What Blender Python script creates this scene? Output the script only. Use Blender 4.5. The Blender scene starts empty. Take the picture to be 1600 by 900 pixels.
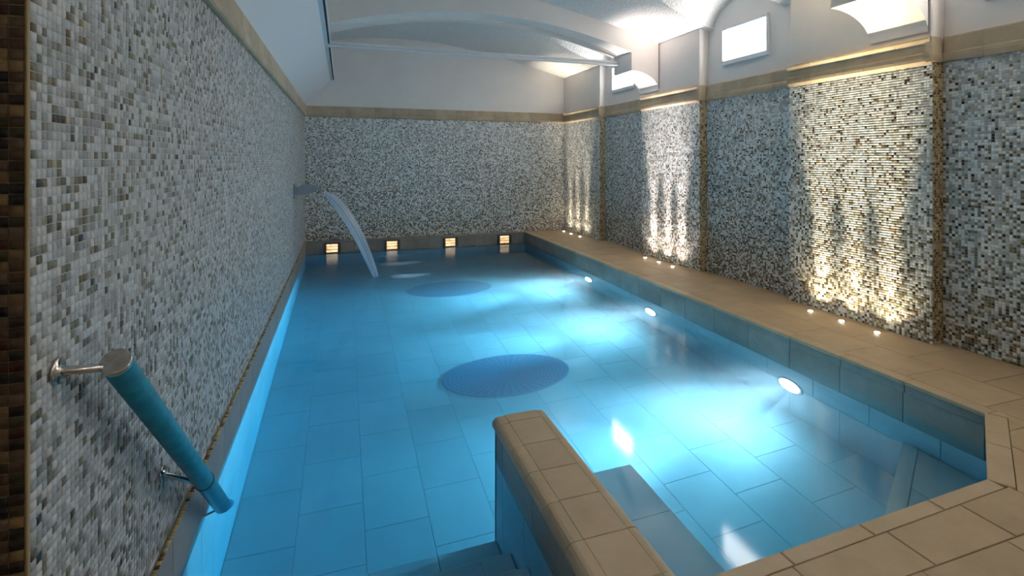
import bpy, bmesh, math, random
import numpy as np
from mathutils import Vector, Matrix

random.seed(7)
rng = np.random.default_rng(7)
SC = bpy.context.scene
COL = SC.collection

# ------------------------------------------------------------------ camera
YAW = math.atan(264.0 / 800.0)
cam_d = bpy.data.cameras.new('camera')
cam = bpy.data.objects.new('camera', cam_d)
COL.objects.link(cam)
cam.location = (0, 0, 1.6)
cam.rotation_euler = (math.pi / 2, 0, -YAW)
cam_d.sensor_width = 36.0
cam_d.lens = 18.0
cam_d.shift_y = -0.125
cam_d.clip_start = 0.02
SC.camera = cam

# ------------------------------------------------------------------ world, exposure
w = bpy.data.worlds.new('world')
SC.world = w
w.use_nodes = True
w.node_tree.nodes['Background'].inputs[0].default_value = (0.6, 0.75, 1.0, 1)
w.node_tree.nodes['Background'].inputs[1].default_value = 0.02
SC.view_settings.view_transform = 'Standard'
SC.view_settings.look = 'None'
SC.view_settings.exposure = 0.72
SC.view_settings.gamma = 1.0
SC.view_settings.use_curve_mapping = False
SC.cycles.use_denoising = True
SC.cycles.max_bounces = 9
SC.cycles.diffuse_bounces = 4
SC.cycles.transmission_bounces = 8
SC.cycles.use_adaptive_sampling = True
SC.cycles.adaptive_threshold = 0.03
SC.cycles.sample_clamp_indirect = 6.0
SC.cycles.blur_glossy = 0.5

WIN_E = 11.0          # daylight behind the frosted panes
UP_W = 410.0          # floor uplights, W each
POOL_W = 1250.0       # underwater lamps, W each
NICHE_E = 0.8

# ------------------------------------------------------------------ dimensions (metres, deck at z = 0)
XL, XR, XB = -0.71, 4.85, 4.98      # left wall, pilaster face, bay face
YB = 10.85                          # back wall
Y0 = 1.515                          # near end of the left wall
YF = -1.6                           # wall behind the camera
WZ = -0.235                         # water level
PZ = -1.37                          # pool floor
ZT, ZC = 2.45, 2.67                 # cornice bottom and top
PX0, PX1, PYB = -0.69, 3.87, 10.72  # pool edges
PIT = 0.0235                        # mosaic pitch
PIL = [(-0.0, 1.52), (3.07, 4.57), (6.12, 7.62), (9.12, YB)]
WINY = [-0.70, 2.35, 5.40, 8.45]

# ------------------------------------------------------------------ materials
def nmat(name):
    m = bpy.data.materials.new(name)
    m.use_nodes = True
    nt = m.node_tree
    return m, nt, nt.nodes['Principled BSDF']

def lk(nt, a, b):
    nt.links.new(a, b)

def mat_plain(name, col, rough=0.5, metal=0.0, spec=0.5):
    m, nt, b = nmat(name)
    b.inputs['Base Color'].default_value = (*col, 1)
    b.inputs['Roughness'].default_value = rough
    b.inputs['Metallic'].default_value = metal
    b.inputs['Specular IOR Level'].default_value = spec
    return m

def mat_noise(name, c1, c2, scale, rough=0.6, bump=0.0, bscale=None, dist=0.01, vary=0.0, spec=0.4, detail=6):
    m, nt, b = nmat(name)
    tc = nt.nodes.new('ShaderNodeTexCoord')
    geo = nt.nodes.new('ShaderNodeNewGeometry')
    n = nt.nodes.new('ShaderNodeTexNoise')
    n.inputs['Scale'].default_value = scale
    n.inputs['Detail'].default_value = detail
    n.inputs['Roughness'].default_value = 0.65
    lk(nt, geo.outputs['Position'], n.inputs['Vector'])
    r = nt.nodes.new('ShaderNodeValToRGB')
    r.color_ramp.elements[0].position = 0.3
    r.color_ramp.elements[1].position = 0.72
    r.color_ramp.elements[0].color = (*c1, 1)
    r.color_ramp.elements[1].color = (*c2, 1)
    lk(nt, n.outputs['Fac'], r.inputs['Fac'])
    out = r.outputs['Color']
    if vary:
        oi = nt.nodes.new('ShaderNodeObjectInfo')
        mp = nt.nodes.new('ShaderNodeMapRange')
        mp.inputs['To Min'].default_value = 1 - vary
        mp.inputs['To Max'].default_value = 1 + vary
        lk(nt, oi.outputs['Random'], mp.inputs['Value'])
        hs = nt.nodes.new('ShaderNodeHueSaturation')
        lk(nt, mp.outputs['Result'], hs.inputs['Value'])
        lk(nt, out, hs.inputs['Color'])
        out = hs.outputs['Color']
    lk(nt, out, b.inputs['Base Color'])
    b.inputs['Roughness'].default_value = rough
    b.inputs['Specular IOR Level'].default_value = spec
    if bump:
        n2 = nt.nodes.new('ShaderNodeTexNoise')
        n2.inputs['Scale'].default_value = bscale or scale * 3
        n2.inputs['Detail'].default_value = 5
        lk(nt, geo.outputs['Position'], n2.inputs['Vector'])
        bp = nt.nodes.new('ShaderNodeBump')
        bp.inputs['Strength'].default_value = bump
        bp.inputs['Distance'].default_value = dist
        lk(nt, n2.outputs['Fac'], bp.inputs['Height'])
        lk(nt, bp.outputs['Normal'], b.inputs['Normal'])
    return m

def mat_emit(name, col, strength):
    m, nt, b = nmat(name)
    b.inputs['Base Color'].default_value = (*col, 1)
    b.inputs['Emission Color'].default_value = (*col, 1)
    b.inputs['Emission Strength'].default_value = strength
    return m

M = {}
M['plaster'] = mat_noise('white_plaster', (0.79, 0.745, 0.71), (0.86, 0.815, 0.78), 1.5, 0.7, 0.05, 40, 0.004)
M['vault'] = mat_noise('rough_vault_plaster', (0.68, 0.67, 0.66), (0.84, 0.83, 0.82), 30, 0.8, 0.8, 34, 0.03)
M['white_paint'] = mat_plain('white_paint', (0.78, 0.80, 0.83), 0.35)
M['dark_gap'] = mat_plain('dark_gap', (0.05, 0.05, 0.06), 0.6)
M['deck'] = mat_noise('sandstone_paving', (0.45, 0.325, 0.195), (0.58, 0.435, 0.275), 3.2, 0.5, 0.15, 30, 0.004, 0.07)
M['coping'] = mat_noise('sandstone_coping', (0.50, 0.37, 0.23), (0.63, 0.485, 0.32), 4.0, 0.45, 0.15, 30, 0.004, 0.07)
M['joint'] = mat_plain('sandy_joint', (0.20, 0.14, 0.075), 0.9)
M['cornice'] = mat_noise('cornice_stone', (0.40, 0.31, 0.21), (0.55, 0.45, 0.32), 5.0, 0.5, 0.1, 40, 0.003, 0.13)
M['band'] = mat_noise('grey_stone_band', (0.27, 0.245, 0.215), (0.37, 0.34, 0.30), 4.0, 0.4, 0.1, 40, 0.003, 0.09)
M['pool_tile'] = mat_noise('pool_stone_tile', (0.60, 0.62, 0.62), (0.74, 0.75, 0.74), 2.6, 0.5, 0.25, 14, 0.006, 0.06)
M['pool_joint'] = mat_plain('pool_joint', (0.50, 0.51, 0.52), 0.9)
M['grout'] = mat_plain('pale_grout', (0.62, 0.61, 0.58), 0.85)
M['grout_dark'] = mat_plain('ochre_grout', (0.30, 0.22, 0.12), 0.85)
M['steel'] = mat_noise('brushed_steel', (0.50, 0.47, 0.42), (0.66, 0.63, 0.58), 60, 0.22, 0, spec=0.5)
M['steel'].node_tree.nodes['Principled BSDF'].inputs['Metallic'].default_value = 1.0
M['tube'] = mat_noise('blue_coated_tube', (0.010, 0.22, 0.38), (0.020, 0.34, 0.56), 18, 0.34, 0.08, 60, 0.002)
M['dull_steel'] = mat_plain('dull_steel', (0.34, 0.36, 0.39), 0.45, 0.7)
M['lamp_frame'] = mat_plain('bronze_lamp_frame', (0.16, 0.12, 0.085), 0.5, 0.3)
M['rubber'] = mat_plain('black_ring', (0.02, 0.02, 0.025), 0.5)
M['grate'] = mat_plain('blue_grate', (0.17, 0.30, 0.44), 0.5)
M['grate_hole'] = mat_plain('grate_hole', (0.06, 0.13, 0.22), 0.7)
M['pane'] = mat_emit('frosted_daylight_pane', (1.0, 0.97, 0.93), WIN_E)
M['lens_pool'] = mat_emit('pool_lamp_lens', (0.82, 0.92, 1.0), 30.0)
M['lens_up'] = mat_emit('uplight_lens', (1.0, 0.90, 0.72), 25.0)

# frosted lamp glass with a mottled brown and amber pattern
m, nt, b = nmat('niche_lamp_glass')
b.inputs['Base Color'].default_value = (1, 0.8, 0.5, 1)
b.inputs['Emission Color'].default_value = (1.0, 0.66, 0.34, 1)
b.inputs['Emission Strength'].default_value = NICHE_E
gn = nt.nodes.new('ShaderNodeNewGeometry')
nn0 = nt.nodes.new('ShaderNodeTexNoise'); nn0.inputs['Scale'].default_value = 22.0
rr = nt.nodes.new('ShaderNodeValToRGB')
rr.color_ramp.elements[0].position = 0.35; rr.color_ramp.elements[1].position = 0.62
rr.color_ramp.elements[0].color = (0.55, 0.26, 0.09, 1); rr.color_ramp.elements[1].color = (1.0, 0.78, 0.46, 1)
lk(nt, gn.outputs['Position'], nn0.inputs['Vector']); lk(nt, nn0.outputs['Fac'], rr.inputs['Fac']); lk(nt, rr.outputs['Color'], b.inputs['Emission Color'])
M['niche_glass'] = m

# mosaic: colour of each tile comes with the tile
m, nt, b = nmat('glass_mosaic')
at = nt.nodes.new('ShaderNodeAttribute')
at.attribute_name = 'tile_col'
lk(nt, at.outputs['Color'], b.inputs['Base Color'])
b.inputs['Roughness'].default_value = 0.28
b.inputs['Specular IOR Level'].default_value = 0.5
M['mosaic'] = m

# water: refracting surface, soft reflection, absorbing and faintly scattering body
m = bpy.data.materials.new('pool_water')
m.use_nodes = True
nt = m.node_tree
nt.nodes.clear()
o = nt.nodes.new('ShaderNodeOutputMaterial')
rf = nt.nodes.new('ShaderNodeBsdfRefraction')
rf.inputs['IOR'].default_value = 1.333
rf.inputs['Roughness'].default_value = 0.0
gl = nt.nodes.new('ShaderNodeBsdfGlossy')
gl.inputs['Roughness'].default_value = 0.075
fr = nt.nodes.new('ShaderNodeFresnel')
fr.inputs['IOR'].default_value = 1.333
# fine ripples spread from where the stream lands and die away
ge = nt.nodes.new('ShaderNodeNewGeometry')
vd = nt.nodes.new('ShaderNodeVectorMath'); vd.operation = 'DISTANCE'
vd.inputs[1].default_value = (0.49, 8.33, -0.235)
lk(nt, ge.outputs['Position'], vd.inputs[0])
mr = nt.nodes.new('ShaderNodeMapRange'); mr.interpolation_type = 'SMOOTHSTEP'
mr.inputs['From Min'].default_value = 0.3; mr.inputs['From Max'].default_value = 4.0
mr.inputs['To Min'].default_value = 1.0; mr.inputs['To Max'].default_value = 0.0
lk(nt, vd.outputs['Value'], mr.inputs['Value'])
for nd, lo_r, hi_r in ((gl, 0.07, 0.24), (rf, 0.0, 0.07)):
    m_r = nt.nodes.new('ShaderNodeMapRange')
    m_r.inputs['To Min'].default_value = lo_r; m_r.inputs['To Max'].default_value = hi_r
    lk(nt, mr.outputs['Result'], m_r.inputs['Value']); lk(nt, m_r.outputs['Result'], nd.inputs['Roughness'])
mx = nt.nodes.new('ShaderNodeMixShader')
lk(nt, fr.outputs[0], mx.inputs[0])
lk(nt, rf.outputs[0], mx.inputs[1])
lk(nt, gl.outputs[0], mx.inputs[2])
lk(nt, mx.outputs[0], o.inputs['Surface'])
ab = nt.nodes.new('ShaderNodeVolumeAbsorption')
ab.inputs['Color'].default_value = (0.0, 0.765, 0.96, 1)
ab.inputs['Density'].default_value = 0.56
vs = nt.nodes.new('ShaderNodeVolumeScatter')
vs.inputs['Color'].default_value = (0.90, 0.95, 1.0, 1)
vs.inputs['Density'].default_value = 0.28
vs.inputs['Anisotropy'].default_value = 0.55
ad = nt.nodes.new('ShaderNodeAddShader')
lk(nt, ab.outputs[0], ad.inputs[0])
lk(nt, vs.outputs[0], ad.inputs[1])
lk(nt, ad.outputs[0], o.inputs['Volume'])
M['water'] = m

# falling water
m = bpy.data.materials.new('falling_water')
m.use_nodes = True
nt = m.node_tree
nt.nodes.clear()
o = nt.nodes.new('ShaderNodeOutputMaterial')
tr = nt.nodes.new('ShaderNodeBsdfTransparent')
tr.inputs[0].default_value = (0.93, 0.97, 1.0, 1)
df = nt.nodes.new('ShaderNodeBsdfDiffuse')
df.inputs[0].default_value = (0.85, 0.92, 1.0, 1)
tl = nt.nodes.new('ShaderNodeBsdfTranslucent')
tl.inputs[0].default_value = (0.85, 0.92, 1.0, 1)
gg = nt.nodes.new('ShaderNodeBsdfGlossy')
gg.inputs[1].default_value = 0.2
m1 = nt.nodes.new('ShaderNodeMixShader'); m1.inputs[0].default_value = 0.5
m2 = nt.nodes.new('ShaderNodeMixShader'); m2.inputs[0].default_value = 0.15
m3 = nt.nodes.new('ShaderNodeMixShader')
lk(nt, df.outputs[0], m1.inputs[1]); lk(nt, tl.outputs[0], m1.inputs[2])
lk(nt, m1.outputs[0], m2.inputs[1]); lk(nt, gg.outputs[0], m2.inputs[2])
at = nt.nodes.new('ShaderNodeAttribute'); at.attribute_name = 'streak'
lk(nt, at.outputs['Fac'], m3.inputs[0])
lk(nt, tr.outputs[0], m3.inputs[1]); lk(nt, m2.outputs[0], m3.inputs[2])
lk(nt, m3.outputs[0], o.inputs['Surface'])
M['stream'] = m

# ------------------------------------------------------------------ helpers
def tag(o, label=None, cat=None, group=None, kind=None):
    if label: o['label'] = label
    if cat: o['category'] = cat
    if group: o['group'] = group
    if kind: o['kind'] = kind
    return o

def link(name, me, mat=None, parent=None, loc=(0, 0, 0)):
    o = bpy.data.objects.new(name, me)
    COL.objects.link(o)
    if mat is not None and me is not None and len(me.materials) == 0:
        me.materials.append(M[mat] if isinstance(mat, str) else mat)
    loc = Vector(loc)
    if parent is not None:
        o.parent = parent
        p = parent
        while p is not None:
            loc = loc - p.location
            p = p.parent
    o.location = loc
    return o

def empty(name, loc=(0, 0, 0)):
    o = bpy.data.objects.new(name, None)
    COL.objects.link(o)
    o.location = loc
    o.empty_display_size = 0.1
    return o

def bm_mesh(name, bm):
    me = bpy.data.meshes.new(name)
    bmesh.ops.recalc_face_normals(bm, faces=bm.faces)
    bm.to_mesh(me)
    bm.free()
    return me

_cache = {}
def box(name, x0, x1, y0, y1, z0, z1, mat, parent=None, bev=0.0):
    """a box (chamfered when bev) placed by its centre; alike boxes share a mesh"""
    key = (round(x1 - x0, 4), round(y1 - y0, 4), round(z1 - z0, 4), bev, str(mat))
    me = _cache.get(key)
    if me is None:
        bm = bmesh.new()
        bmesh.ops.create_cube(bm, size=1.0, matrix=Matrix.Diagonal((x1 - x0, y1 - y0, z1 - z0, 1)))
        if bev:
            bmesh.ops.bevel(bm, geom=list(bm.edges), offset=bev, segments=1, affect='EDGES')
        me = bm_mesh(name, bm)
        _cache[key] = me
    return link(name, me, mat, parent, ((x0 + x1) / 2, (y0 + y1) / 2, (z0 + z1) / 2))

def prism(name, poly, z0, z1, mat, parent=None, inset=0.0):
    """upright prism on an xy polygon, its top edge eased by `inset`"""
    bm = bmesh.new()
    cx = sum(p[0] for p in poly) / len(poly); cy = sum(p[1] for p in poly) / len(poly)
    n = len(poly)
    def ring(z, k):
        r = []
        for x, y in poly:
            d = math.hypot(x - cx, y - cy) or 1
            s = 1 - k / d
            r.append(bm.verts.new(((x - cx) * s, (y - cy) * s, z)))
        return r
    rs = [ring(z0, 0), ring(z1 - inset, 0)]
    if inset: rs.append(ring(z1, inset * 1.4))
    for a, b_ in zip(rs, rs[1:]):
        for i in range(n):
            bm.faces.new((a[i], a[(i + 1) % n], b_[(i + 1) % n], b_[i]))
    bm.faces.new(rs[0][::-1]); bm.faces.new(rs[-1])
    return link(name, bm_mesh(name, bm), mat, parent, (cx, cy, 0))

def extrude(name, prof, a, b_, axis, mat, parent=None):
    """closed profile swept from a to b along axis; prof in the other two coordinates
    axis 'y': prof (x,z);  axis 'x': prof (y,z)"""
    bm = bmesh.new()
    c = (a + b_) / 2
    px = sum(p[0] for p in prof) / len(prof); pz = sum(p[1] for p in prof) / len(prof)
    def V(p, t):
        q = (p[0] - px, p[1] - pz)
        return (q[0], t - c, q[1]) if axis == 'y' else (t - c, q[0], q[1])
    r0 = [bm.verts.new(V(p, a)) for p in prof]
    r1 = [bm.verts.new(V(p, b_)) for p in prof]
    n = len(prof)
    for i in range(n):
        bm.faces.new((r0[i], r0[(i + 1) % n], r1[(i + 1) % n], r1[i]))
    bm.faces.new(r0[::-1]); bm.faces.new(r1)
    loc = (px, c, pz) if axis == 'y' else (c, px, pz)
    return link(name, bm_mesh(name, bm), mat, parent, loc)

def frame_of(d):
    d = Vector(d).normalized()
    up = Vector((0, 0, 1)) if abs(d.z) < 0.95 else Vector((1, 0, 0))
    s = d.cross(up).normalized()
    return d, s, s.cross(d).normalized()

def lathe_between(name, p0, p1, prof, mat, parent=None, seg=28, smooth=True):
    """revolve (t, r) pairs about the axis p0->p1, t in metres from p0"""
    p0, p1 = Vector(p0), Vector(p1)
    d, s, u = frame_of(p1 - p0)
    bm = bmesh.new()
    rings = []
    for t, r in prof:
        if r <= 1e-6:
            rings.append([bm.verts.new(d * t)])
        else:
            rings.append([bm.verts.new(d * t + (s * math.cos(2 * math.pi * k / seg) + u * math.sin(2 * math.pi * k / seg)) * r) for k in range(seg)])
    for a, b_ in zip(rings, rings[1:]):
        for k in range(seg):
            k2 = (k + 1) % seg
            if len(a) == 1 and len(b_) == 1: continue
            if len(a) == 1: bm.faces.new((a[0], b_[k], b_[k2]))
            elif len(b_) == 1: bm.faces.new((a[k], a[k2], b_[0]))
            else: bm.faces.new((a[k], a[k2], b_[k2], b_[k]))
    for r in (rings[0], rings[-1]):
        if len(r) > 1: bm.faces.new(r)
    me = bm_mesh(name, bm)
    if smooth:
        for p in me.polygons: p.use_smooth = len(p.vertices) <= 4
    return link(name, me, mat, parent, p0)

def rod(name, p0, p1, r, mat, parent=None, seg=20):
    L = (Vector(p1) - Vector(p0)).length
    c = min(r * 0.2, 0.003)
    return lathe_between(name, p0, p1, [(0, r - c), (c, r), (L - c, r), (L, r - c)], mat, parent, seg)

# ------------------------------------------------------------------ mosaic
def srgb(r, g, b_):
    f = lambda v: ((v / 255 + 0.055) / 1.055) ** 2.4 if v / 255 > 0.04045 else v / 255 / 12.92
    return (f(r), f(g), f(b_))

PAL = np.array([srgb(*c) for c in [
    (246, 246, 243), (234, 235, 233), (210, 211, 209), (188, 189, 187),
    (160, 154, 136), (142, 134, 108), (124, 108, 80), (140, 112, 72), (84, 68, 52), (50, 44, 40), (126, 132, 110), (220, 206, 168)]])
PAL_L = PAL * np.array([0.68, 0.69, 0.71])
DARKPAL = np.array([srgb(*c) for c in [
    (26, 20, 15), (44, 27, 17), (54, 48, 24), (84, 62, 40), (112, 88, 58), (142, 114, 72), (100, 80, 60), (60, 20, 12)]])
TANPAL = np.array([srgb(*c) for c in [
    (206, 186, 146), (190, 164, 116), (172, 142, 92), (150, 118, 72), (120, 88, 52), (84, 62, 40), (214, 200, 166), (184, 174, 146)]])

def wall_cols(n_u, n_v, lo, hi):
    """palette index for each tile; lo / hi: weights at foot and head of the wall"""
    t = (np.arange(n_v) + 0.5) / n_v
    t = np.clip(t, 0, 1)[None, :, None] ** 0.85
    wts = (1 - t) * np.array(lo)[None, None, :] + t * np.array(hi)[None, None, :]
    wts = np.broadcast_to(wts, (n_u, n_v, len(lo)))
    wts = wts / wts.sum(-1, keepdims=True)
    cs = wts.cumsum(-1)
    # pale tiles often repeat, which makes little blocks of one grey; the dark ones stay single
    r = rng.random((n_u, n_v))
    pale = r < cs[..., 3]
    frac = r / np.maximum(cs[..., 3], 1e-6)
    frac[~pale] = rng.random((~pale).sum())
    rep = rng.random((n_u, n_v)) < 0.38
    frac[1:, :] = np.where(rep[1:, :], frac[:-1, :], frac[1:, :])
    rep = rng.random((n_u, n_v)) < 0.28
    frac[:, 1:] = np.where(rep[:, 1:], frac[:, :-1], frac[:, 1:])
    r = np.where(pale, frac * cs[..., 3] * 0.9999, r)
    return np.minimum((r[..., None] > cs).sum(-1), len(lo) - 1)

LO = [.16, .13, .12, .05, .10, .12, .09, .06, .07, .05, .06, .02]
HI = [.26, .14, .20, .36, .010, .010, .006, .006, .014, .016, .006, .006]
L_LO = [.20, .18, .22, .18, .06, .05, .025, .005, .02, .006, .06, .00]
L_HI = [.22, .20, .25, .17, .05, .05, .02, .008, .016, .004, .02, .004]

TH = 0.0022
def mosaic_mesh(name, org, u, v, nrm, idx, pal, pu=PIT, pv=PIT, keep=None):
    n_u, n_v = idx.shape
    I, J = np.meshgrid(np.arange(n_u), np.arange(n_v), indexing='ij')
    if keep is None: keep = np.ones(idx.shape, bool)
    I, J, C = I[keep], J[keep], pal[idx[keep]]
    C = C * (1 + (rng.random((len(I), 1)) - 0.5) * 0.18)
    n = len(I)
    org, u, v, nrm = (np.array(a, float) for a in (org, u, v, nrm))
    ctr = org + (I + .5)[:, None] * pu * u + (J + .5)[:, None] * pv * v
    hu, hv = pu / 2 - 0.0011, pv / 2 - 0.0011
    sg = np.array([(-1, -1), (1, -1), (1, 1), (-1, 1)], float)
    base = sg[:, :1] * hu * u + sg[:, 1:] * hv * v
    top = sg[:, :1] * (hu - .0012) * u + sg[:, 1:] * (hv - .0012) * v + nrm * TH
    tpl = np.vstack([base, top])
    jit = (rng.random((n, 1, 1)) * 0.0012) * nrm[None, None, :]
    V = ctr[:, None, :] + tpl[None, :, :]
    V[:, 4:, :] += jit
    V = V.reshape(-1, 3)
    quad = np.array([(4, 5, 6, 7), (0, 1, 5, 4), (1, 2, 6, 5), (2, 3, 7, 6), (3, 0, 4, 7)])
    F = (np.arange(n)[:, None, None] * 8 + quad[None]).reshape(-1)
    me = bpy.data.meshes.new(name)
    me.vertices.add(n * 8); me.vertices.foreach_set('co', V.ravel())
    me.loops.add(n * 20); me.loops.foreach_set('vertex_index', F.astype(np.int32))
    me.polygons.add(n * 5); me.polygons.foreach_set('loop_start', np.arange(0, n * 20, 4, dtype=np.int32))
    me.update(calc_edges=True)
    a = me.attributes.new('tile_col', 'FLOAT_COLOR', 'FACE')
    a.data.foreach_set('color', np.repeat(np.hstack([C, np.ones((n, 1))]), 5, axis=0).ravel())
    return me

def mosaic(parent, org, u, v, nrm, lu, lv, lo=LO, hi=HI, pal=PAL, keep=None, idx=None, z_from=0.0, name='mosaic'):
    n_u, n_v = max(1, round(lu / PIT)), max(1, round(lv / PIT))
    if idx is None: idx = wall_cols(n_u, n_v, lo, hi)
    me = mosaic_mesh(name, org, u, v, nrm, idx, pal, lu / n_u, lv / n_v, keep)
    return tag(link(name, me, 'mosaic', parent), kind='stuff')

_tile_mesh = {}
def single_tiles(parent, org, u, v, nrm, idx, cells, pal, pu, pv):
    """the nearest tiles, one object each; a mesh per colour is shared"""
    org, u_, v_, n_ = (Vector(a) for a in (org, u, v, nrm))
    for (i, j) in cells:
        k = int(idx[i, j])
        key = (parent.name, k)
        if key not in _tile_mesh:
            _tile_mesh[key] = mosaic_mesh('tile', (-pu / 2 * u_ - pv / 2 * v_), u, v, nrm, np.array([[k]]), pal, pu, pv)
            _tile_mesh[key].materials.append(M['mosaic'])
        c = org + (i + .5) * pu * u_ + (j + .5) * pv * v_ + n_ * random.uniform(0, 0.0008)
        link('tile', _tile_mesh[key], None, parent, c)

# ================================================================== THE SETTING
# ---- left wall
wl = box('wall_left', XL - 0.25, XL, Y0, YB + 0.2, -1.5, 4.3, 'grout')
tag(wl, 'long left wall of pale grey and white glass mosaic beside the pool', 'wall', kind='structure')
lu, lv = YB - Y0 - 0.01, ZT - 0.0
nu, nv = round(lu / PIT), round(lv / PIT)
idxL = wall_cols(nu, nv, L_LO, L_HI)
keep = np.ones(idxL.shape, bool)
orgL = (XL, Y0 + 0.006, 0.0)
cells = []
for i in range(8):
    for j in range(nv):
        y = orgL[1] + (i + .5) * lu / nu; z = (j + .5) * lv / nv
        fw = XL * math.sin(YAW) + y * math.cos(YAW)
        if 250 - 800 * (z - 1.6) / fw > -12 and 250 - 800 * (z - 1.6) / fw < 912:
            cells.append((fw, i, j))
cells = [(i, j) for _, i, j in sorted(cells)[:300]]
for c in cells: keep[c] = False
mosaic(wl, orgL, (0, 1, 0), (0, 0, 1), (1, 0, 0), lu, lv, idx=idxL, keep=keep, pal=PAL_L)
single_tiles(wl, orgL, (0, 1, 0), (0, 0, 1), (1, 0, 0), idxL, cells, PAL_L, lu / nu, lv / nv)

# ---- dark mosaic return beside the camera (corner of the left wall)
wf = box('wall_front', XL - 1.8, XL - 0.0005, Y0 - 0.006, Y0 + 0.02, -0.1, 4.3, 'grout_dark')
tag(wf, 'dark brown mosaic wall end at the left edge of the photo', 'wall', kind='structure')
nu2, nv2 = round(1.6 / 0.030), round(3.0 / 0.0262)
idxF = rng.choice(len(DARKPAL), size=(nu2, nv2), p=[.17, .12, .12, .20, .12, .07, .16, .04])
keep = np.ones(idxF.shape, bool)
orgF = (XL - 0.004, Y0 - 0.006, 0.0)
cells = []
for i in range(3):
    for j in range(nv2):
        z = (j + .5) * 0.0262
        if 0.5 < z < 2.1:
            cells.append((i, j)); keep[i, j] = False
me = mosaic_mesh('mosaic', orgF, (-1, 0, 0), (0, 0, 1), (0, -1, 0), idxF, DARKPAL, 0.030, 0.0262, keep)
tag(link('mosaic', me, 'mosaic', wf), kind='stuff')
single_tiles(wf, orgF, (-1, 0, 0), (0, 0, 1), (0, -1, 0), idxF, cells, DARKPAL, 0.030, 0.0262)
cb = mat_plain('ochre_corner_bead', (0.34, 0.24, 0.10), 0.5)
box('corner_bead', XL - 0.003, XL + 0.0025, Y0 - 0.0095, Y0 + 0.002, 0.0, 4.2, cb, wf, 0.0015)

# ---- back wall
wb = box('wall_back', XL - 0.2, 5.3, YB, YB + 0.2, -1.5, 4.5, 'plaster')
tag(wb, 'far end wall with pale mosaic below and white plaster above', 'wall', kind='structure')
box('grout_bed', XL, XR, YB - 0.006, YB + 0.05, -0.02, ZT, 'grout', wb)
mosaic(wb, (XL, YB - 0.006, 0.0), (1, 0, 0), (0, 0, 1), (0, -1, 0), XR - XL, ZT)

# ---- right wall (bays) and pilasters
wr = box('wall_right', XB + 0.02, XB + 0.25, YF, YB, -0.1, 4.4, 'plaster')
tag(wr, 'right wall bays of mosaic under plaster with small high windows', 'wall', kind='structure')
ys = [YF] + [v for p in PIL for v in p]
bays = [(ys[0], ys[1]), (ys[2], ys[3]), (ys[4], ys[5]), (ys[6], ys[7])]
for (a, b_) in bays:
    box('grout_bed', XB, XB + 0.05, a, b_, -0.02, ZT, 'grout', wr)
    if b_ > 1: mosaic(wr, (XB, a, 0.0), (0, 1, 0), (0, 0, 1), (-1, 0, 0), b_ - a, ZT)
PN = ['mosaic pilaster standing behind the camera, lit from the deck',
      'wide mosaic pilaster nearest the camera, washed by three warm uplights',
      'middle mosaic pilaster washed by three pinkish white uplights',
      'far mosaic pilaster in the back corner with three slim light streaks']
pils = []
for (a, b_), lab in zip(PIL, PN):
    p = box('pilaster', XR, XB + 0.06, a, b_, -0.02, ZT + 0.06, 'grout')
    tag(p, lab, 'pilaster', 'mosaic pilasters along the right wall', 'structure')
    box('plaster_head', XR + 0.004, XB + 0.1, a + 0.004, b_ - (0.004 if b_ < YB else 0), ZT + 0.06, 3.75, 'plaster', p, 0.012)
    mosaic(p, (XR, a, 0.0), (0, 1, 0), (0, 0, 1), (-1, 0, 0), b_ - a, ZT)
    me = mosaic_mesh('return_mosaic', (XR, a, 0.0), (1, 0, 0), (0, 0, 1), (0, -1, 0),
                     rng.choice(len(TANPAL), size=(6, 104), p=[.2, .18, .15, .12, .1, .07, .1, .08]), TANPAL, (XB - XR) / 6, ZT / 104)
    tag(link('return_mosaic', me, 'mosaic', p), kind='stuff')
    if b_ < YB:
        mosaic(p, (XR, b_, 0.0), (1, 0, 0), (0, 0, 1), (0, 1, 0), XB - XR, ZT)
    pils.append(p)

# ---- walls behind the camera
wrear = box('wall_rear', -2.6, 5.3, YF - 0.2, YF, -0.1, 4.4, 'plaster')
tag(wrear, 'plain plaster wall behind the camera', 'wall', kind='structure')
wside = box('wall_side', -2.8, -2.5, YF, Y0, -0.1, 4.4, 'plaster')
tag(wside, 'plain plaster side wall of the entrance area', 'wall', kind='structure')

# ---- cornice: stones one by one
PROF = [(-0.06, 2.45), (0.030, 2.45), (0.042, 2.462), (0.045, 2.49), (0.042, 2.520), (0.028, 2.532), (0.026, 2.66), (0.018, 2.67), (-0.06, 2.67)]
PROF_P = [(-0.06, 2.432), (0.004, 2.432), (0.030, 2.462), (0.032, 2.49), (0.030, 2.528), (0.016, 2.538), (0.014, 2.600), (0.044, 2.648), (0.046, 2.664), (0.040, 2.67), (-0.06, 2.67)]

def cornice(parent, prof, a, b_, face, axis, sign, step):
    n = max(1, round((b_ - a) / step)); s = (b_ - a) / n
    for k in range(n):
        pr = [(face + sign * d, z) for d, z in prof]
        extrude('cornice_stone', pr, a + k * s + 0.0012, a + (k + 1) * s - 0.0012, axis, 'cornice', parent)

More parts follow.
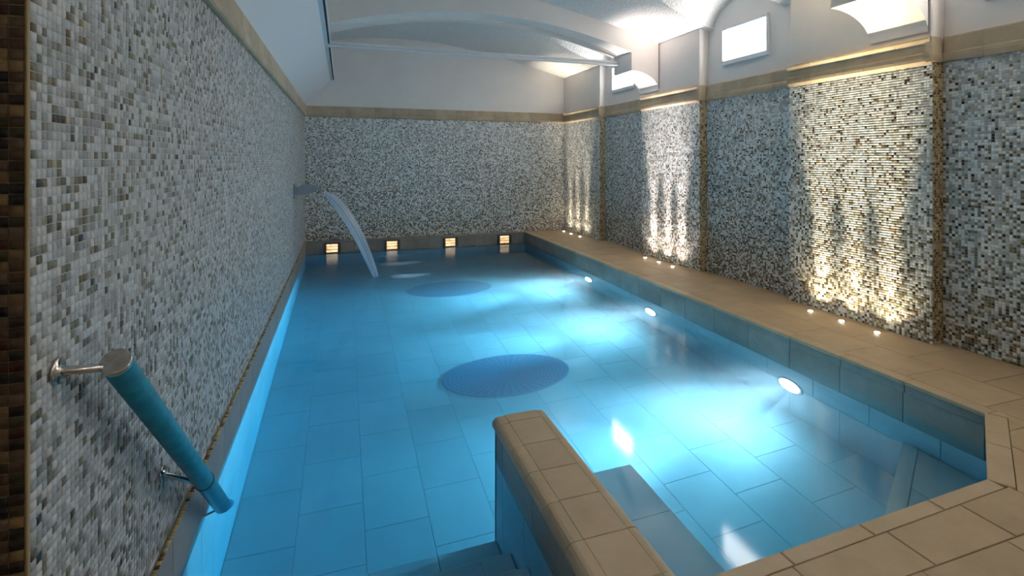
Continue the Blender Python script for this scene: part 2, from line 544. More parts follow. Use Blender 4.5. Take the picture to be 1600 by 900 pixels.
t1 = empty('trim_1', (XL, Y0, ZT)); tag(t1, 'beige stone cornice along the top of the left mosaic wall', 'cornice', kind='structure')
cornice(t1, PROF, Y0, YB, XL, 'y', 1, 0.26)
t2 = empty('trim_2', (XL, YB, ZT)); tag(t2, 'beige stone cornice across the far end wall', 'cornice', kind='structure')
cornice(t2, PROF, XL + 0.03, XR, YB, 'x', -1, 0.42)
t3 = empty('trim_3', (XB, YF, ZT)); tag(t3, 'beige stone cornice stepping round bays and pilasters on the right', 'cornice', kind='structure')
for (a, b_) in bays:
    if b_ > 1: cornice(t3, PROF, a + 0.03, b_ - 0.02, XB, 'y', -1, 0.30)
for (a, b_) in PIL[1:]:
    cornice(t3, PROF_P, a, b_, XR, 'y', -1, 0.30)
    prr = [(a - d * 0.6, z) for d, z in PROF]
    extrude('corner_stone', prr, XR - 0.03, XB - 0.04, 'x', 'cornice', t3)
    if b_ < YB:
        prr = [(b_ + d * 0.5, z) for d, z in PROF]
        extrude('corner_stone', prr, XR - 0.02, XB - 0.04, 'x', 'cornice', t3)

# ---- vaulted ceiling with a lunette over each window
VP = [(-2.6, 3.35), (-0.71, 3.86), (0.0, 4.02), (0.7, 4.10), (1.5, 4.11), (2.3, 4.04), (3.05, 3.915), (3.8, 3.755), (4.85, 3.485), (5.2, 3.39)]
def vault(x):
    xs = [p[0] for p in VP]
    k = max(0, min(len(VP) - 2, np.searchsorted(xs, x) - 1))
    def tang(i):
        i0, i1 = max(0, i - 1), min(len(VP) - 1, i + 1)
        return (VP[i1][1] - VP[i0][1]) / (VP[i1][0] - VP[i0][0])
    (xa, za), (xb, zb) = VP[k], VP[k + 1]
    h = xb - xa; t = (x - xa) / h
    return ((2*t**3 - 3*t**2 + 1) * za + (t**3 - 2*t**2 + t) * h * tang(k) + (-2*t**3 + 3*t**2) * zb + (t**3 - t**2) * h * tang(k + 1))
XW = XB + 0.03
zspr = vault(XW)
LA, LH = 0.60, 0.36
rows = set([YF, YB])
for yc in WINY:
    for k in range(25): rows.add(round(yc - LA * math.cos(math.pi * k / 24), 4))
rows = sorted(rows)
def lun(y):
    for yc in WINY:
        if abs(y - yc) < LA: return zspr + LH * math.sqrt(max(0, 1 - ((y - yc) / LA) ** 2))
    return zspr
bm = bmesh.new()
grid = []
for y in rows:
    zl = lun(y)
    lo_, hi_ = 2.0, XW
    for _ in range(40):
        mid = (lo_ + hi_) / 2
        if vault(mid) > zl: lo_ = mid
        else: hi_ = mid
    xg = hi_
    xs = [-2.6 + (xg + 2.6) * k / 60 for k in range(61)] + [xg + (XW + 0.002 - xg) * k / 10 for k in range(1, 11)]
    grid.append([bm.verts.new((x, y, vault(x) if k <= 60 else zl)) for k, x in enumerate(xs)])
for ra, rb in zip(grid, grid[1:]):
    for k in range(len(ra) - 1):
        bm.faces.new((ra[k], rb[k], rb[k + 1], ra[k + 1]))
me = bm_mesh('ceiling', bm)
for p in me.polygons: p.use_smooth = True
cl = link('ceiling', me, 'vault')
me.set_sharp_from_angle(angle=math.radians(20))
tag(cl, 'rough white plaster barrel vault with lunettes over the windows', 'ceiling', kind='structure')

# ---- transverse arches with quarter-round corbels
def arch_z(x):
    cx, R = 1.95, 7.4
    return 3.70 - (R - math.sqrt(R * R - (x - cx) ** 2))
def arch(y0, y1, label):
    bm = bmesh.new()
    cuts = [(y0, y0 + 0.16, 0.0), (y0 + 0.16, y1 - 0.16, 0.03), (y1 - 0.16, y1, 0.0)]
    for (a, b_, lift) in cuts:
        pts = []
        for k in range(13):
            t = math.pi / 2 * k / 12
            pts.append((4.34 + 0.50 * math.cos(t), 2.72 + 0.30 * math.sin(t)))
        pts += [(4.34, 3.03)]
        for k in range(41):
            x = 4.34 + (-0.75 - 4.34) * k / 40
            pts.append((x, arch_z(x) + (lift if 0 < k else 0)))
        low0 = [bm.verts.new((x, a, z)) for x, z in pts]
        low1 = [bm.verts.new((x, b_, z)) for x, z in pts]
        up0 = [bm.verts.new((x, a, 4.4)) for x, z in pts]
        up1 = [bm.verts.new((x, b_, 4.4)) for x, z in pts]
        for i in range(len(pts) - 1):
            if abs(pts[i][0] - pts[i + 1][0]) + abs(pts[i][1] - pts[i + 1][1]) < 1e-5: continue
            bm.faces.new((low0[i], low0[i + 1], low1[i + 1], low1[i]))
            if abs(pts[i][0] - pts[i + 1][0]) > 1e-5:
                bm.faces.new((low0[i], up0[i], up0[i + 1], low0[i + 1]))
                bm.faces.new((low1[i], low1[i + 1], up1[i + 1], up1[i]))
    me = bm_mesh('ceiling_arch', bm)
    o = link('ceiling_arch', me, 'plaster')
    me.set_sharp_from_angle(angle=math.radians(25))
    return tag(o, label, 'arch', 'plaster arches across the vault', 'structure')
arch(3.10, 3.62, 'plaster arch springing over the nearest pilaster, its curved corbel brightly lit')
arch(7.11, 7.66, 'plaster arch across the vault above the white rail')

# ---- sloping cove panel over the left wall with its white lip
cove = []
for k in range(9):
    t = k / 8
    cove.append((XL + 0.01 + t * 0.46, ZC - 0.01 + 0.53 * (t ** 0.92)))
cv = extrude('trim_4', cove + [(XL + 0.46, 3.30), (XL - 0.02, 3.30), (XL - 0.02, ZC - 0.01)], Y0, YB - 0.002, 'y', 'white_paint')
tag(cv, 'smooth bluish white sloping cove above the left cornice', 'cove', kind='structure')
box('lip', -0.252, -0.196, Y0, YB - 0.01, 3.188, 3.222, 'white_paint', cv, 0.003)
box('gap_strip', -0.196, -0.172, Y0, YB - 0.01, 3.206, 3.240, 'dark_gap', cv)
box('lip', -0.172, -0.160, Y0, YB - 0.01, 3.192, 3.240, 'white_paint', cv, 0.003)

# ---- windows
WL = [None, 'window cut by the upper right corner of the photo', 'small bright frosted window over the middle bay, seen whole',
      'small bright far window half hidden by the arch corbel']
for k, yc in enumerate(WINY):
    if k == 0: lab = 'small unseen high window added behind the camera to light the foreground'  # out of view, an added window whose pane brightens the near end
    else: lab = WL[k]
    a, b_, z0, z1 = yc - 0.40, yc + 0.41, 2.90, 3.42
    x = XB + 0.02
    wn = empty('window_%d' % (k + 1), (x, yc, z0)); tag(wn, lab, 'window', 'high windows along the right wall', 'structure')
    for nm, (ya, yb, za, zb) in dict(s1=(a, a + 0.030, z0, z1), s2=(b_ - 0.022, b_, z0, z1)).items():
        box('stile', x - 0.036, x + 0.03, ya, yb, za, zb, 'white_paint', wn, 0.003)
    box('bottom_rail', x - 0.036, x + 0.03, a + 0.030, b_ - 0.022, z0, z0 + 0.06, 'white_paint', wn, 0.003)
    box('top_rail', x - 0.036, x + 0.03, a + 0.030, b_ - 0.022, z1 - 0.045, z1, 'white_paint', wn, 0.003)
    box('pane', x - 0.010, x - 0.004, a + 0.030, b_ - 0.022, z0 + 0.06, z1 - 0.045, 'pane', wn)
    for yy in (a + 0.06, b_ - 0.06):
        lathe_between('screw', (x - 0.036, yy, z1 - 0.022), (x - 0.042, yy, z1 - 0.022), [(0, .007), (.004, .006), (.006, 0)], 'dull_steel', wn, 10)

# ================================================================== FLOOR
fl = box('floor', -2.6, 5.2, YF, 1.50, -0.30, -0.022, 'joint')
tag(fl, 'sandstone paved deck round the near end and right side of the pool', 'floor', kind='structure')
box('bed', PX1 + 0.035, 5.2, 1.50, YB, -1.5, -0.022, 'joint', fl)
prism('bed', [(1.10, 1.48), (5.0, 1.48), (5.0, 2.2), (PX1 + 0.04, 2.14), (3.10, 1.635), (1.10, 1.56)], -1.5, -0.022, 'joint', fl)

G = 0.0016
def clip(poly, a, b_, c):
    out = []
    for i in range(len(poly)):
        p, q = poly[i], poly[(i + 1) % len(poly)]
        dp, dq = a * p[0] + b_ * p[1] - c, a * q[0] + b_ * q[1] - c
        if dp <= 0: out.append(p)
        if (dp < 0 < dq) or (dq < 0 < dp):
            t = dp / (dp - dq); out.append((p[0] + t * (q[0] - p[0]), p[1] + t * (q[1] - p[1])))
    return out
def rect(x0, x1, y0, y1): return [(x0 + G, y0 + G), (x1 - G, y0 + G), (x1 - G, y1 - G), (x0 + G, y1 - G)]
def stone(poly, mat='deck', name='paving_stone'):
    if len(poly) < 3: return
    A = abs(sum(poly[i][0] * poly[(i + 1) % len(poly)][1] - poly[(i + 1) % len(poly)][0] * poly[i][1] for i in range(len(poly)))) / 2
    if A < 0.0015: return
    prism(name, poly, -0.03, random.uniform(-0.0012, 0.0012), mat, fl, 0.003)

def stone_box(x0, x1, y0, y1, mat='deck', name='paving_stone'):
    box(name, x0 + G, x1 - G, y0 + G, y1 - G, -0.03, 0.0, mat, fl, 0.003)
y = 2.19
while y < YB - 0.05:
    y1 = min(y + 0.5, YB)
    stone_box(3.955, 4.37, y, y1)
    y = y1
y = 1.94
while y < YB - 0.05:
    y1 = min(y + 0.5, YB)
    stone_box(4.37, 4.99, y, y1)
    y = y1
# coping along the right edge
y = 2.125
while y < PYB - 0.05:
    y1 = min(y + 0.5, PYB + 0.13)
    if PYB + 0.13 - y1 < 0.2: y1 = PYB + 0.13
    box('coping_stone', PX1 - 0.022, 3.955 - G, y + G, y1 - G, -0.030, 0.001, 'coping', fl, 0.005)
    box('nosing_stone', PX1 - 0.016, 3.955 - G, y + G, y1 - G, -0.085, -0.031, 'band', fl, 0.003)
    y = y1
# chamfered corner and near edge: coping strips, then clipped paving
C0, C1 = Vector((PX1, 2.125)), Vector((3.072, 1.671))
N1 = Vector((1.235, 1.605))
def strip(p, q, wd, n, name='coping_stone', e0=0.0, e1=0.0):
    d = (q - p).normalized(); nn = Vector((d.y, -d.x))
    if nn.y > 0: nn = -nn
    L = (q - p).length
    for k in range(n):
        a = p + d * (L * k / n + G); b_ = p + d * (L * (k + 1) / n - G)
        prism(name, [tuple(a - nn * 0.02), tuple(b_ - nn * 0.02), tuple(b_ + nn * (wd - G)), tuple(a + nn * (wd - G))], -0.030, 0.001, 'coping', fl, 0.004)
        prism('nosing_stone', [tuple(a - nn * 0.014), tuple(b_ - nn * 0.014), tuple(b_ + nn * (wd - G)), tuple(a + nn * (wd - G))], -0.085, -0.031, 'band', fl, 0.003)
strip(C1, C0, 0.085, 2)
prism('coping_stone', [(3.876, 2.123), (3.918, 2.050), (3.968, 2.08), (3.968, 2.188), (3.957, 2.188), (3.957, 2.123)], -0.085, 0.001, 'coping', fl, 0.003)
strip(N1, C1, 0.052, 4)
dc = (C0 - C1).normalized(); nc = Vector((dc.y, -dc.x)); oc = nc.dot(C1 + nc * 0.085)   # keep n.p >= oc
dn = (C1 - N1).normalized(); nn_ = Vector((dn.y, -dn.x)); on = nn_.dot(N1 + nn_ * 0.052)
for (ya, yb) in [(1.95, 2.19), (1.45, 1.95), (0.95, 1.45), (0.45, 0.95)]:
    for (xa, xb) in [(3.10, 3.55), (3.55, 3.97), (3.97, 4.37)]:
        stone(rect(xa, xb, ya, yb) if xa > 3.9 else clip(rect(xa, xb, ya, yb), -nc.x, -nc.y, -oc - G))
for (ya, yb) in [(1.44, 1.94), (0.94, 1.44), (0.44, 0.94)]:
    stone(rect(4.37, 4.99, ya, yb))
for r, (ya, yb) in enumerate([(1.395, 1.80), (0.895, 1.395), (0.395, 0.895)]):
    xs = [[1.235, 1.68, 2.225, 2.72, 3.10], [1.10, 1.62, 2.14, 2.65, 3.10], [1.235, 1.78, 2.3, 2.75, 3.10]][r]
    for xa, xb in zip(xs, xs[1:]):
        stone(clip(rect(xa, xb, ya, yb), -nn_.x, -nn_.y, -on - G))
for ya in (0.395, 0.895):
    for k in range(7):
        xa = -2.5 + k * 0.52
        stone(rect(xa, min(xa + 0.52, 1.10), ya, ya + 0.5))

# ================================================================== POOL
pb = box('pool_basin', PX0 - 0.06, PX1 + 0.03, 1.45, PYB + 0.1, PZ - 0.25, PZ - 0.006, 'pool_joint')
tag(pb, 'rectangular pool basin lined with large pale stone tiles', 'pool', kind='structure')
# floor tiles, running bond
x, r = PX0 + 0.395 - 0.425, 0
cols_x = [PX0] + [PX0 + 0.40 + 0.425 * k for k in range(10)] + [PX1 + 0.02]
for k, (xa, xb) in enumerate(zip(cols_x, cols_x[1:])):
    y = 3.02 - (0.0 if k % 2 == 0 else 0.26) + (0.5 - 0.52)
    y -= 0.52 * 3 if xa > 0.8 else 0
    while y < PYB:
        y1 = min(y + 0.52, PYB)
        if y1 - y > 0.03:
            box('floor_tile', xa + 0.0016, xb - 0.0016, max(y, 1.5) + 0.0016, y1 - 0.0016, PZ - 0.02, PZ, 'pool_tile', pb, 0.002)
        y = y1
# right side lining: three courses below the coping
courses = [(-0.425, -0.085, 0.148), (-0.80, -0.425, -0.10), (PZ, -0.80, 0.148)]
for ci, (za, zb, off) in enumerate(courses):
    y = 2.0 + off
    while y < PYB:
        y1 = min(y + 0.5, PYB)
        if y1 - y > 0.04:
            box('lining_tile', PX1, PX1 + 0.03, y + 0.0015, y1 - 0.0015, za + 0.0015, zb - 0.0015, 'band' if ci == 0 else 'pool_tile', pb, 0.002)
        y = y1
# left side lining below the stone band
for ci, (za, zb, off) in enumerate([(-0.80, -0.31, -0.10), (PZ, -0.80, 0.148)]):
    y = 1.6 + off
    while y < PYB:
        y1 = min(y + 0.5, PYB)
        if y1 - y > 0.04:
            box('lining_tile', PX0 - 0.02, PX0, max(y, 1.5) + 0.0015, y1 - 0.0015, za + 0.0015, zb - 0.0015, 'pool_tile', pb, 0.002)
        y = y1
# back lining and ledge
for ci, (za, zb, off) in enumerate([(-0.425, -0.03, 0.1), (-0.80, -0.425, 0.35), (PZ, -0.80, 0.1)]):
    x = PX0 - off
    while x < PX1:
        x1 = min(x + 0.5, PX1)
        if x1 - max(x, PX0) > 0.04:
            box('lining_tile', max(x, PX0) + 0.0015, x1 - 0.0015, PYB, PYB + 0.03, za + 0.0015, zb - 0.0015, 'band' if ci == 0 else 'pool_tile', pb, 0.002)
        x = x1
box('ledge_core', PX0 - 0.02, PX1 + 0.02, PYB + 0.02, YB - 0.002, PZ, -0.03, 'pool_joint', pb)
x = PX0 - 0.02
while x < PX1:
    x1 = min(x + 0.5, PX1 + 0.02)
    box('ledge_stone', x + 0.0015, x1 - 0.0015, PYB - 0.008, YB - 0.003, -0.03, 0.0, 'band', pb, 0.003)
    x = x1
# chamfer and near lining
def vwall(p, q, za, zb, n, mat='pool_tile'):
    d = (q - p).normalized(); nn = Vector((d.y, -d.x))
    if nn.y > 0: nn = -nn
    L = (q - p).length
    for k in range(n):
        a = p + d * (L * k / n + .0015); b_ = p + d * (L * (k + 1) / n - .0015)
        prism('lining_tile', [tuple(a), tuple(b_), tuple(b_ + nn * .03), tuple(a + nn * .03)], za + .0015, zb - .0015, mat, pb, 0.002)
for ci, (za, zb, off) in enumerate(courses):
    vwall(C1, C0, za, zb, 2, 'band' if ci == 0 else 'pool_tile')
    vwall(N1, C1, za, zb, 4, 'band' if ci == 0 else 'pool_tile')

# ---- stone band along the left wall
bs = empty('baseboard_left', (XL, Y0, -0.31)); tag(bs, 'grey stone band between the left mosaic and the water', 'band', kind='structure')
y = Y0
while y < PYB:
    y1 = min(y + 0.5, YB)
    box('band_stone', XL - 0.02, PX0 + 0.004, y + 0.001, y1 - 0.001, -0.31, -0.004, 'band', bs, 0.003)
    y = y1
GOLD = np.array([srgb(*c) for c in [(214, 190, 130), (196, 170, 110), (120, 88, 48), (84, 58, 34), (170, 160, 130)]])
n_b = round((YB - Y0) / PIT)
me = mosaic_mesh('ledge_mosaic', (XL + 0.005, Y0, -0.004), (0, 1, 0), (1, 0, 0), (0, 0, 1), rng.choice(5, size=(n_b, 1), p=[.34, .2, .2, .14, .12]), GOLD, PIT, 0.020)
tag(link('ledge_mosaic', me, 'mosaic', bs), kind='stuff')

# ---- steps down into the pool
st = empty('pool_steps', (0.1, 1.5, PZ)); tag(st, 'submerged stone steps descending between the left wall and the low wall', 'steps')
for k, (yn, z) in enumerate([(3.02, -1.13), (2.74, -0.89), (2.46, -0.65), (2.18, -0.41), (1.90, -0.17)]):
    y_in = 1.45
    box('riser_block', PX0, 0.895, y_in, yn - 0.012, PZ - 0.01 if k == 0 else z - 0.23, z - 0.03, 'pool_tile', st)
    xs = [PX0, -0.26, 0.135, 0.53, 0.895]
    if k % 2: xs = [PX0, -0.45, -0.05, 0.34, 0.72, 0.895]
    for xa, xb in zip(xs, xs[1:]):
        box('tread_stone', xa + 0.0015, xb - 0.0015, max(yn - 0.30, 1.46), yn, z - 0.03, z, 'pool_tile', st, 0.005)

# ---- low wall with bullnose cap
hw = empty('low_wall', (1.06, 2.3, PZ)); tag(hw, 'low dividing wall capped with beige stone, running out into the pool', 'wall')
HY0, HY1 = 1.40, 3.06
box('core', 0.925, 1.20, 1.3, HY1 - 0.03, PZ - 0.01, -0.03, 'pool_joint', hw)
ysw = [1.40, 1.70, 1.955, 2.21, 2.46, 2.70, 2.96, 3.06]
for ci, (za, zb) in enumerate([(-0.30, -0.09), (-0.72, -0.30), (PZ, -0.72)]):
    o_ = 0.12 if ci % 2 else 0.0
    cuts = [1.40 + o_, 1.90 + o_, 2.40 + o_, 2.90, 3.055]
    if ci % 2: cuts = [1.40] + cuts
    for a, b_ in zip(cuts, cuts[1:]):
        if b_ - a < 0.03: continue
        box('side_tile', 0.897, 0.93, a + .0015, b_ - .0015, za + .0015, zb - .0015, 'band' if ci == 0 else 'pool_tile', hw, 0.002)
        box('side_tile', 1.195, 1.215, a + .0015, b_ - .0015, za + .0015, zb - .0015, 'band' if ci == 0 else 'pool_tile', hw, 0.002)
    box('end_tile', 0.897, 1.215, HY1 - 0.032, HY1 - 0.002, za + .0015, zb - .0015, 'band' if ci == 0 else 'pool_tile', hw, 0.002)
def bull(xe, xi, sg):
    r = 0.042
    p = [(xi, 0.0)]
    for k in range(9):
        t = math.pi / 2 - math.pi * k / 8
        p.append((xe + sg * (r - r * math.cos(t)), -r + r * math.sin(t)))
    p.append((xi, -2 * r))
    return p
for a, b_ in zip(ysw, ysw[1:]):
    j = random.uniform(-0.004, 0.004)
    extrude('bullnose_stone', bull(0.878, 0.962, 1), a + .0015, b_ - .0015, 'y', 'coping', hw)
    extrude('bullnose_stone', bull(1.236, 1.176, -1), a + j + .0015, b_ - .0015 + j * 0, 'y', 'coping', hw)
for a, b_ in zip([1.40, 1.70, 1.955, 2.215, 2.46, 2.71, 2.975], [1.70, 1.955, 2.215, 2.46, 2.71, 2.975, 3.07]):
    box('cap_stone', 0.963, 1.175, a + .0015, b_ - .0015, -0.06, 0.001, 'coping', hw, 0.002)

# ---- underwater benches
bn = empty('pool_bench', (1.54, 2.3, PZ)); tag(bn, 'submerged stone bench along the low wall', 'bench', 'underwater benches at the near end')
box('seat_block', 1.238, 1.835, 1.62, 3.03, PZ - 0.01, -0.75, 'pool_tile', bn)
for a, b_ in [(1.62, 2.1), (2.1, 2.6), (2.6, 3.06)]:
    box('seat_tile', 1.238, 1.53, a + .001, b_ - .001, -0.75, -0.71, 'pool_tile', bn, 0.004)
    box('seat_tile', 1.53, 1.86, a + .001, b_ - .001, -0.75, -0.71, 'pool_tile', bn, 0.004)
bn2 = empty('pool_bench', (3.4, 2.1, PZ)); tag(bn2, 'submerged triangular stone bench in the chamfered pool corner', 'bench', 'underwater benches at the near end')
E0, E1 = Vector((3.868, 2.645)), Vector((2.30, 1.76))
tri = [(E0.x, E0.y), (E1.x, E1.y), (2.30, 1.645), (3.07, 1.675), (3.868, 2.127)]
prism('seat_block', [(x, y - 0.02) for x, y in tri], PZ - 0.01, -0.79, 'pool_tile', bn2)
dd = (E0 - E1).normalized(); dnv = Vector((dd.y, -dd.x))
cc = dnv.dot(E0 + dnv * 0.09)
prism('edge_tile', [tuple(E0), tuple(E1), tuple(E1 + dnv * 0.088), tuple(E0 + dnv * 0.088 + dd * 0.0)], -0.79, -0.745, 'pool_tile', bn2, 0.004)
for xa, xb in [(2.3, 2.95), (2.95, 3.40), (3.40, 3.868)]:
    p_ = clip(tri, -dnv.x, -dnv.y, -cc - 0.001)
    p_ = clip(p_, -1, 0, -xa - .001); p_ = clip(p_, 1, 0, xb - .001)
    if len(p_) > 2: prism('seat_tile', p_, -0.79, -0.747, 'pool_tile', bn2, 0.004)

# ---- oval grates on the pool floor
def grate(cx, cy, label):
    g = empty('floor_grate', (cx, cy, PZ)); tag(g, label, 'grate', 'oval grates on the pool floor')
    bm = bmesh.new(); N = 72
    def ring(s, z): return [bm.verts.new((0.70 * s * math.cos(2*math.pi*k/N), 0.44 * s * math.sin(2*math.pi*k/N), z)) for k in range(N)]
    a, b_ = ring(1.0, 0.0), ring(0.985, 0.014)
    for k in range(N): bm.faces.new((a[k], a[(k+1) % N], b_[(k+1) % N], b_[k]))
    bm.faces.new(b_)
    link('plate', bm_mesh('plate', bm), 'grate', g, (cx, cy, PZ))
    bm = bmesh.new()
    for i in range(1, 15):
        s = i / 15.0
        for k in range(44):
            th = 2 * math.pi * (k + 0.5 * (i % 2) * 0) / 44
            r0, r1, dt = s - 0.016, s + 0.016, 0.028
            vs_ = [bm.verts.new((0.69 * r * math.cos(th + q), 0.43 * r * math.sin(th + q), 0.0152)) for r, q in ((r0, -dt), (r1, -dt), (r1, dt), (r0, dt))]
            bm.faces.new(vs_)
    tag(link('perforations', bm_mesh('perforations', bm), 'grate_hole', g, (cx, cy, PZ)), kind='stuff')
grate(1.67, 5.22, 'large blue oval grate on the pool floor nearer the low wall')
grate(1.70, 8.40, 'blue oval grate on the pool floor farther off, near the falling water')

# ---- water
WP = [(PX0 - 0.012, PYB + 0.012), (PX0 - 0.012, 1.47), (1.235, 1.47), (1.235, 1.595), (3.076, 1.661), (PX1 + 0.012, 2.118), (PX1 + 0.012, PYB + 0.012)]
bm = bmesh.new()
top = [bm.verts.new((x, y, WZ)) for x, y in WP]
bot = [bm.verts.new((x, y, PZ - 0.03)) for x, y in WP]
n = len(WP)
bm.faces.new(top); bm.faces.new(bot[::-1])
for i in range(n): bm.faces.new((top[i], bot[i], bot[(i + 1) % n], top[(i + 1) % n]))
wt = link('water', bm_mesh('water', bm), 'water')
tag(wt, 'clear turquoise blue pool water with soft reflections', 'water', kind='structure')

# ================================================================== LAMPS
def spot(name, loc, aim, power, col, size, blend, radius, parent):
    l = bpy.data.lights.new(name, 'SPOT'); l.energy = power; l.color = col
    l.spot_size = size; l.spot_blend = blend; l.shadow_soft_size = radius
    o = bpy.data.objects.new(name, l); COL.objects.link(o)
    o.parent = parent
    o.location = Vector(loc) - parent.location
    o.rotation_euler = Vector(aim).to_track_quat('-Z', 'Y').to_euler()
    return o

# underwater lamps
for Y, lab in [(3.64, 'glowing underwater lamp nearest the camera in the right pool wall'),
               (5.86, 'glowing underwater lamp in the middle of the right pool wall'),
               (7.66, 'glowing underwater lamp farthest along the right pool wall')]:
    z = -0.82
    t = empty('pool_lamp', (PX1, Y, z)); tag(t, lab, 'lamp', 'underwater lamps in the right pool wall')
    lathe_between('ring', (PX1 + 0.01, Y, z), (PX1 - 0.03, Y, z), [(0, .145), (.012, .145), (.020, .138), (.022, .112), (.014, .108)], 'dull_steel', t, 32)
    lathe_between('lens', (PX1 - 0.004, Y, z), (PX1 - 0.04, Y, z), [(0, .11), (.008, .108), (.022, .08), (.032, .0)], 'lens_pool', t, 32)
    pc = (0.76, 0.88, 1.0)
    spot('beam', (PX1 - 0.055, Y, z), (-1, 0, -0.06), POOL_W, pc, math.radians(46), 1.0, 0.05, t)
    spot('wide_beam', (PX1 - 0.055, Y, z), (-1, 0, -0.15), POOL_W * 0.12, pc, math.radians(96), 1.0, 0.05, t)
    spot('flood', (PX1 - 0.055, Y, z), (-1, 0, -0.1), POOL_W * 0.06, pc, math.radians(160), 1.0, 0.05, t)

# floor uplights
UPS = [((4.145, 3.79, 3.436), (1.0, 0.80, 0.50), 'nearest pilaster', 1.0), ((7.256, 6.876, 6.525), (1.0, 0.86, 0.78), 'middle pilaster', 1.0),
       ((10.50, 10.12, 9.68), (1.0, 0.86, 0.66), 'far corner pilaster', 0.55), ((0.45, 0.78, 1.12), (1.0, 0.84, 0.6), 'pilaster behind the camera, unseen and added to light the foreground', 0.8)]  # last trio is out of view, added to brighten the foreground
PLACE = ['farthest of its three', 'middle of its three', 'closest of its three']
for ys_, col, nm, k in UPS:
    for Y, pl in zip(ys_, PLACE):
        x = 4.685
        t = empty('floor_uplight', (x, Y, 0)); tag(t, 'round deck uplight at the %s, %s' % (nm, pl), 'lamp', 'uplights in the deck along the right wall')
        lathe_between('ring', (x, Y, -0.01), (x, Y, 0.02), [(0, .034), (.012, .034), (.014, .031), (.014, .024), (.011, .022)], 'steel', t, 24)
        lathe_between('lens', (x, Y, -0.004), (x, Y, 0.02), [(0, .023), (.014, .022), (.016, .014), (.0165, 0)], 'lens_up', t, 20)
        spot('beam', (x, Y, 0.022), (-0.02, 0, 1), UP_W * k, col, math.radians(27), 1.0, 0.012, t)
        spot('graze', (x, Y, 0.022), (0.33, 0, 1), UP_W * k * 0.17, col, math.radians(25), 1.0, 0.012, t)
        spot('spill', (x, Y, 0.022), (0.3, 0, 1), UP_W * k * 0.022, col, math.radians(110), 1.0, 0.012, t)

# niche lamps in the back ledge
for px_, lab in [(-0.20, 'first from the left wall'), (0.955, 'second from the left wall'), (2.16, 'third from the left wall'), (3.36, 'last, by the deck corner')]:
    z = -0.135; y = PYB
    t = empty('niche_lamp', (px_, y, z)); tag(t, 'small square amber lamp in the far pool ledge, ' + lab, 'lamp', 'amber lamps in the far pool ledge')
    hw_, hh = 0.155, 0.105
    for (xa, xb, za, zb, nm) in [(-hw_, hw_, hh - .026, hh, 'frame_bar'), (-hw_, hw_, -hh, -hh + .022, 'frame_bar'), (-hw_, -hw_ + .045, -hh + .022, hh - .026, 'frame_bar'), (hw_ - .055, hw_, -hh + .022, hh - .026, 'frame_bar')]:
        box(nm, px_ + xa, px_ + xb, y - 0.05, y + 0.002, z + za, z + zb, 'lamp_frame', t, 0.003)
    box('glass', px_ - hw_ + .045, px_ + hw_ - .055, y - 0.016, y, z - hh + .022, z + hh - .026, 'niche_glass', t, 0.002)
    for k in (-0.5, 0.6):
        box('louvre', px_ - hw_ + .045, px_ + hw_ - .055, y - 0.045, y - 0.018, z + k * 0.05 - .003, z + k * 0.05 + .003, 'lamp_frame', t, 0.001)

# ================================================================== FITTINGS
# handrail on the left wall
A, B = Vector((-0.60, 1.70, 1.036)), Vector((-0.60, 3.13, -0.312))
ax = (B - A).normalized()
hr = empty('handrail', (XL, 1.63, 0.0)); tag(hr, 'thick blue handrail tube on steel brackets sloping from the left wall down into the water', 'handrail')
L = (B - A).length; R = 0.037
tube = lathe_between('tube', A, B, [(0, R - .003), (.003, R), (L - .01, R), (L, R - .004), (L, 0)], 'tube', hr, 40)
cap = lathe_between('end_cap', A - ax * 0.008, B, [(0, 0), (0, R - .003), (.002, R + .0005), (.014, R + .001), (.016, R)], 'steel', hr, 40)
def ring_on(p, wd, r, mat, nm, par):
    return lathe_between(nm, p, p + ax, [(0, R), (0, r), (wd, r), (wd, R)], mat, par, 36)
c2 = A + ax * (L * 0.665)
ring_on(c2, 0.007, R + 0.0025, 'rubber', 'collar', hr)
for (wy, wz, q, sc) in [(1.632, 1.052, A + ax * 0.018, 1.0), (2.44, 0.315, c2 + ax * (-0.012), 0.9), (3.02, -0.27, A + ax * (L - 0.055), 0.7)]:
    wp = Vector((XL + 0.004, wy, wz))
    br = rod('bracket_arm', wp, q + Vector((-0.02, -0.01, 0)), 0.0115 * sc, 'steel', hr)
    lathe_between('flange', wp, wp + Vector((1, 0, 0)), [(0, .036 * sc), (.004, .036 * sc), (.007, .033 * sc), (.008, .014 * sc), (.014, .013 * sc)], 'steel', br, 32)
    for s in (-1, 1):
        p = wp + Vector((0.008, 0.003 * s, 0.026 * s * sc))
        lathe_between('bolt', p, p + Vector((1, 0, 0)), [(0, .007 * sc), (.006, .007 * sc), (.010, .004 * sc), (.0105, 0)], 'dull_steel', br, 14)

# waterfall spout
sp = empty('waterfall_spout', (XL, 8.5, 1.12)); tag(sp, 'grey metal waterfall spout jutting from the left wall', 'spout')
box('flange', XL + 0.004, XL + 0.022, 8.30, 8.70, 1.02, 1.235, 'dull_steel', sp, 0.004)
body = [(-0.695, 1.075), (-0.695, 1.17), (-0.640, 1.185), (-0.600, 1.222), (-0.50, 1.228), (-0.42, 1.205), (-0.34, 1.165), (-0.27, 1.105),
        (-0.30, 1.105), (-0.37, 1.14), (-0.44, 1.105), (-0.52, 1.075)]
extrude('blade', body, 8.36, 8.64, 'y', 'dull_steel', sp)

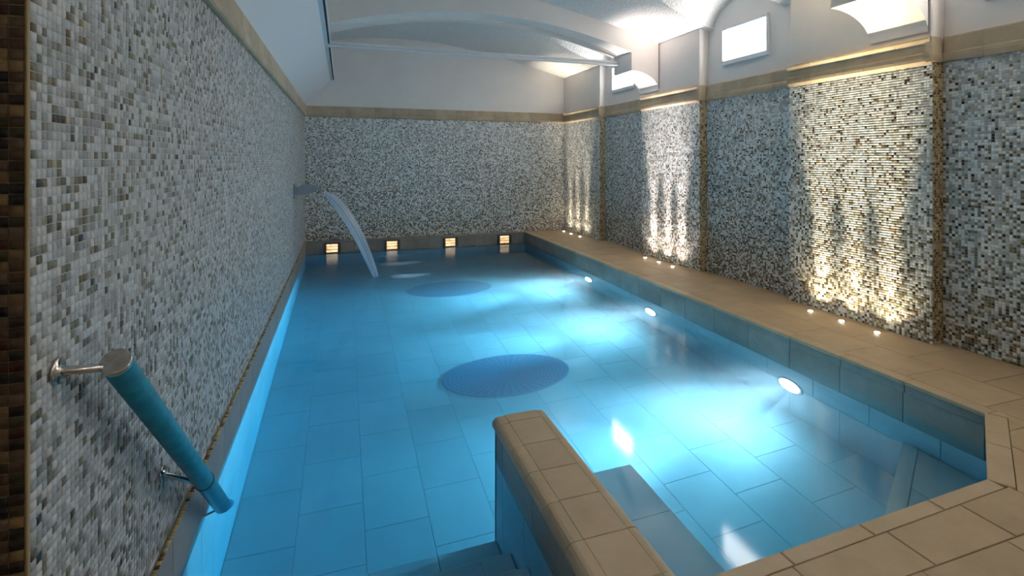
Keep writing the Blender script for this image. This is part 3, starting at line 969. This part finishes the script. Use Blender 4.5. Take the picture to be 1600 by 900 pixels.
# falling water
def stream():
    n, m_ = 40, 24
    vs_, fs, st_ = [], [], []
    for i in range(n + 1):
        s = i / n
        X = -0.265 + 0.755 * s
        q = X + 0.33
        Z = 1.12 - (0.42 * q + 1.5 * q * q) if q > 0 else 1.12 - 0.42 * q * 0.5
        dz = -(0.42 + 3.0 * max(q, 0))
        tl_ = math.hypot(1, dz)
        nx, nz = -dz / tl_, 1 / tl_
        th = 0.030 + 0.035 * math.sin(math.pi * min(1, s * 1.3)) if s < 0.77 else 0.034 + 0.008 * (1 - s)
        th = 0.028 + 0.050 * (math.sin(math.pi * s ** 0.8) ** 0.8) + 0.014 * s
        wy = 0.13 - 0.05 * s
        for k in range(m_):
            a = 2 * math.pi * k / m_
            w_ = 1 + 0.08 * math.sin(k * 5.3) 
            o1 = math.cos(a) * th * w_
            vs_.append((X + nx * o1, 8.45 + math.sin(a) * wy - 0.12 * s, Z + nz * o1))
            st_.append(0.42 + 0.12 * math.sin(k * 3.7) + 0.18 * (math.cos(a) < -0.2))
    for i in range(n):
        for k in range(m_):
            k2 = (k + 1) % m_
            fs.append((i * m_ + k, i * m_ + k2, (i + 1) * m_ + k2, (i + 1) * m_ + k))
    me = bpy.data.meshes.new('water_stream')
    me.from_pydata(vs_, [], fs); me.update()
    a = me.attributes.new('streak', 'FLOAT', 'POINT')
    a.data.foreach_set('value', st_)
    for p in me.polygons: p.use_smooth = True
    return me
ws = link('water_stream', stream(), 'stream')
tag(ws, 'arching whitish stream of water falling from the spout into the pool', 'water stream')

# white translucent streaks lying on the water around and beyond the stream
def white_streak(cx, cy, rx, ry, peak):
    vs_, fs, st_ = [], [], []
    N, Rn = 40, 10
    for i in range(Rn + 1):
        r = i / Rn
        for k in range(N):
            a = 2 * math.pi * k / N
            w_ = 1 + 0.10 * math.sin(3 * a + 1) + 0.06 * math.sin(7 * a)
            vs_.append((rx * r * w_ * math.cos(a), ry * r * w_ * math.sin(a), 0.010 * (1 - r * r) + 0.001))
            st_.append(peak * (1 - r * r) ** 1.6)
    for i in range(Rn):
        for k in range(N):
            k2 = (k + 1) % N
            fs.append((i * N + k, (i + 1) * N + k, (i + 1) * N + k2, i * N + k2))
    me = bpy.data.meshes.new('white_streak'); me.from_pydata(vs_, [], fs); me.update()
    a = me.attributes.new('streak', 'FLOAT', 'POINT'); a.data.foreach_set('value', st_)
    for p in me.polygons: p.use_smooth = True
    return link('white_streak', me, 'stream', None, (cx, cy, WZ))
for (cx, cy, rx, ry, pk, lab) in [(1.00, 8.20, 0.42, 0.20, 1.0, 'brightest white streak where the falling water lands'),
                                  (0.95, 9.22, 0.50, 0.24, 0.8, 'thin white streak behind the landing water'),
                                  (0.95, 10.0, 0.50, 0.2, 0.5, 'faintest white streak near the far ledge')]:
    tag(white_streak(cx, cy, rx, ry, pk), lab, 'white_streak', 'white streaks on the water', 'stuff')

# white rail across the arch opening
rl = empty('ceiling_rail', (-0.23, 7.56, 3.16)); tag(rl, 'thin white double rail spanning the vault below the far arch', 'rail')
box('upper_bar', -0.235, 4.62, 7.50, 7.56, 3.205, 3.235, 'white_paint', rl, 0.003)
box('lower_bar', -0.235, 4.56, 7.50, 7.56, 3.165, 3.192, 'white_paint', rl, 0.003)
box('web', -0.235, 4.56, 7.522, 7.54, 3.19, 3.207, 'white_paint', rl)
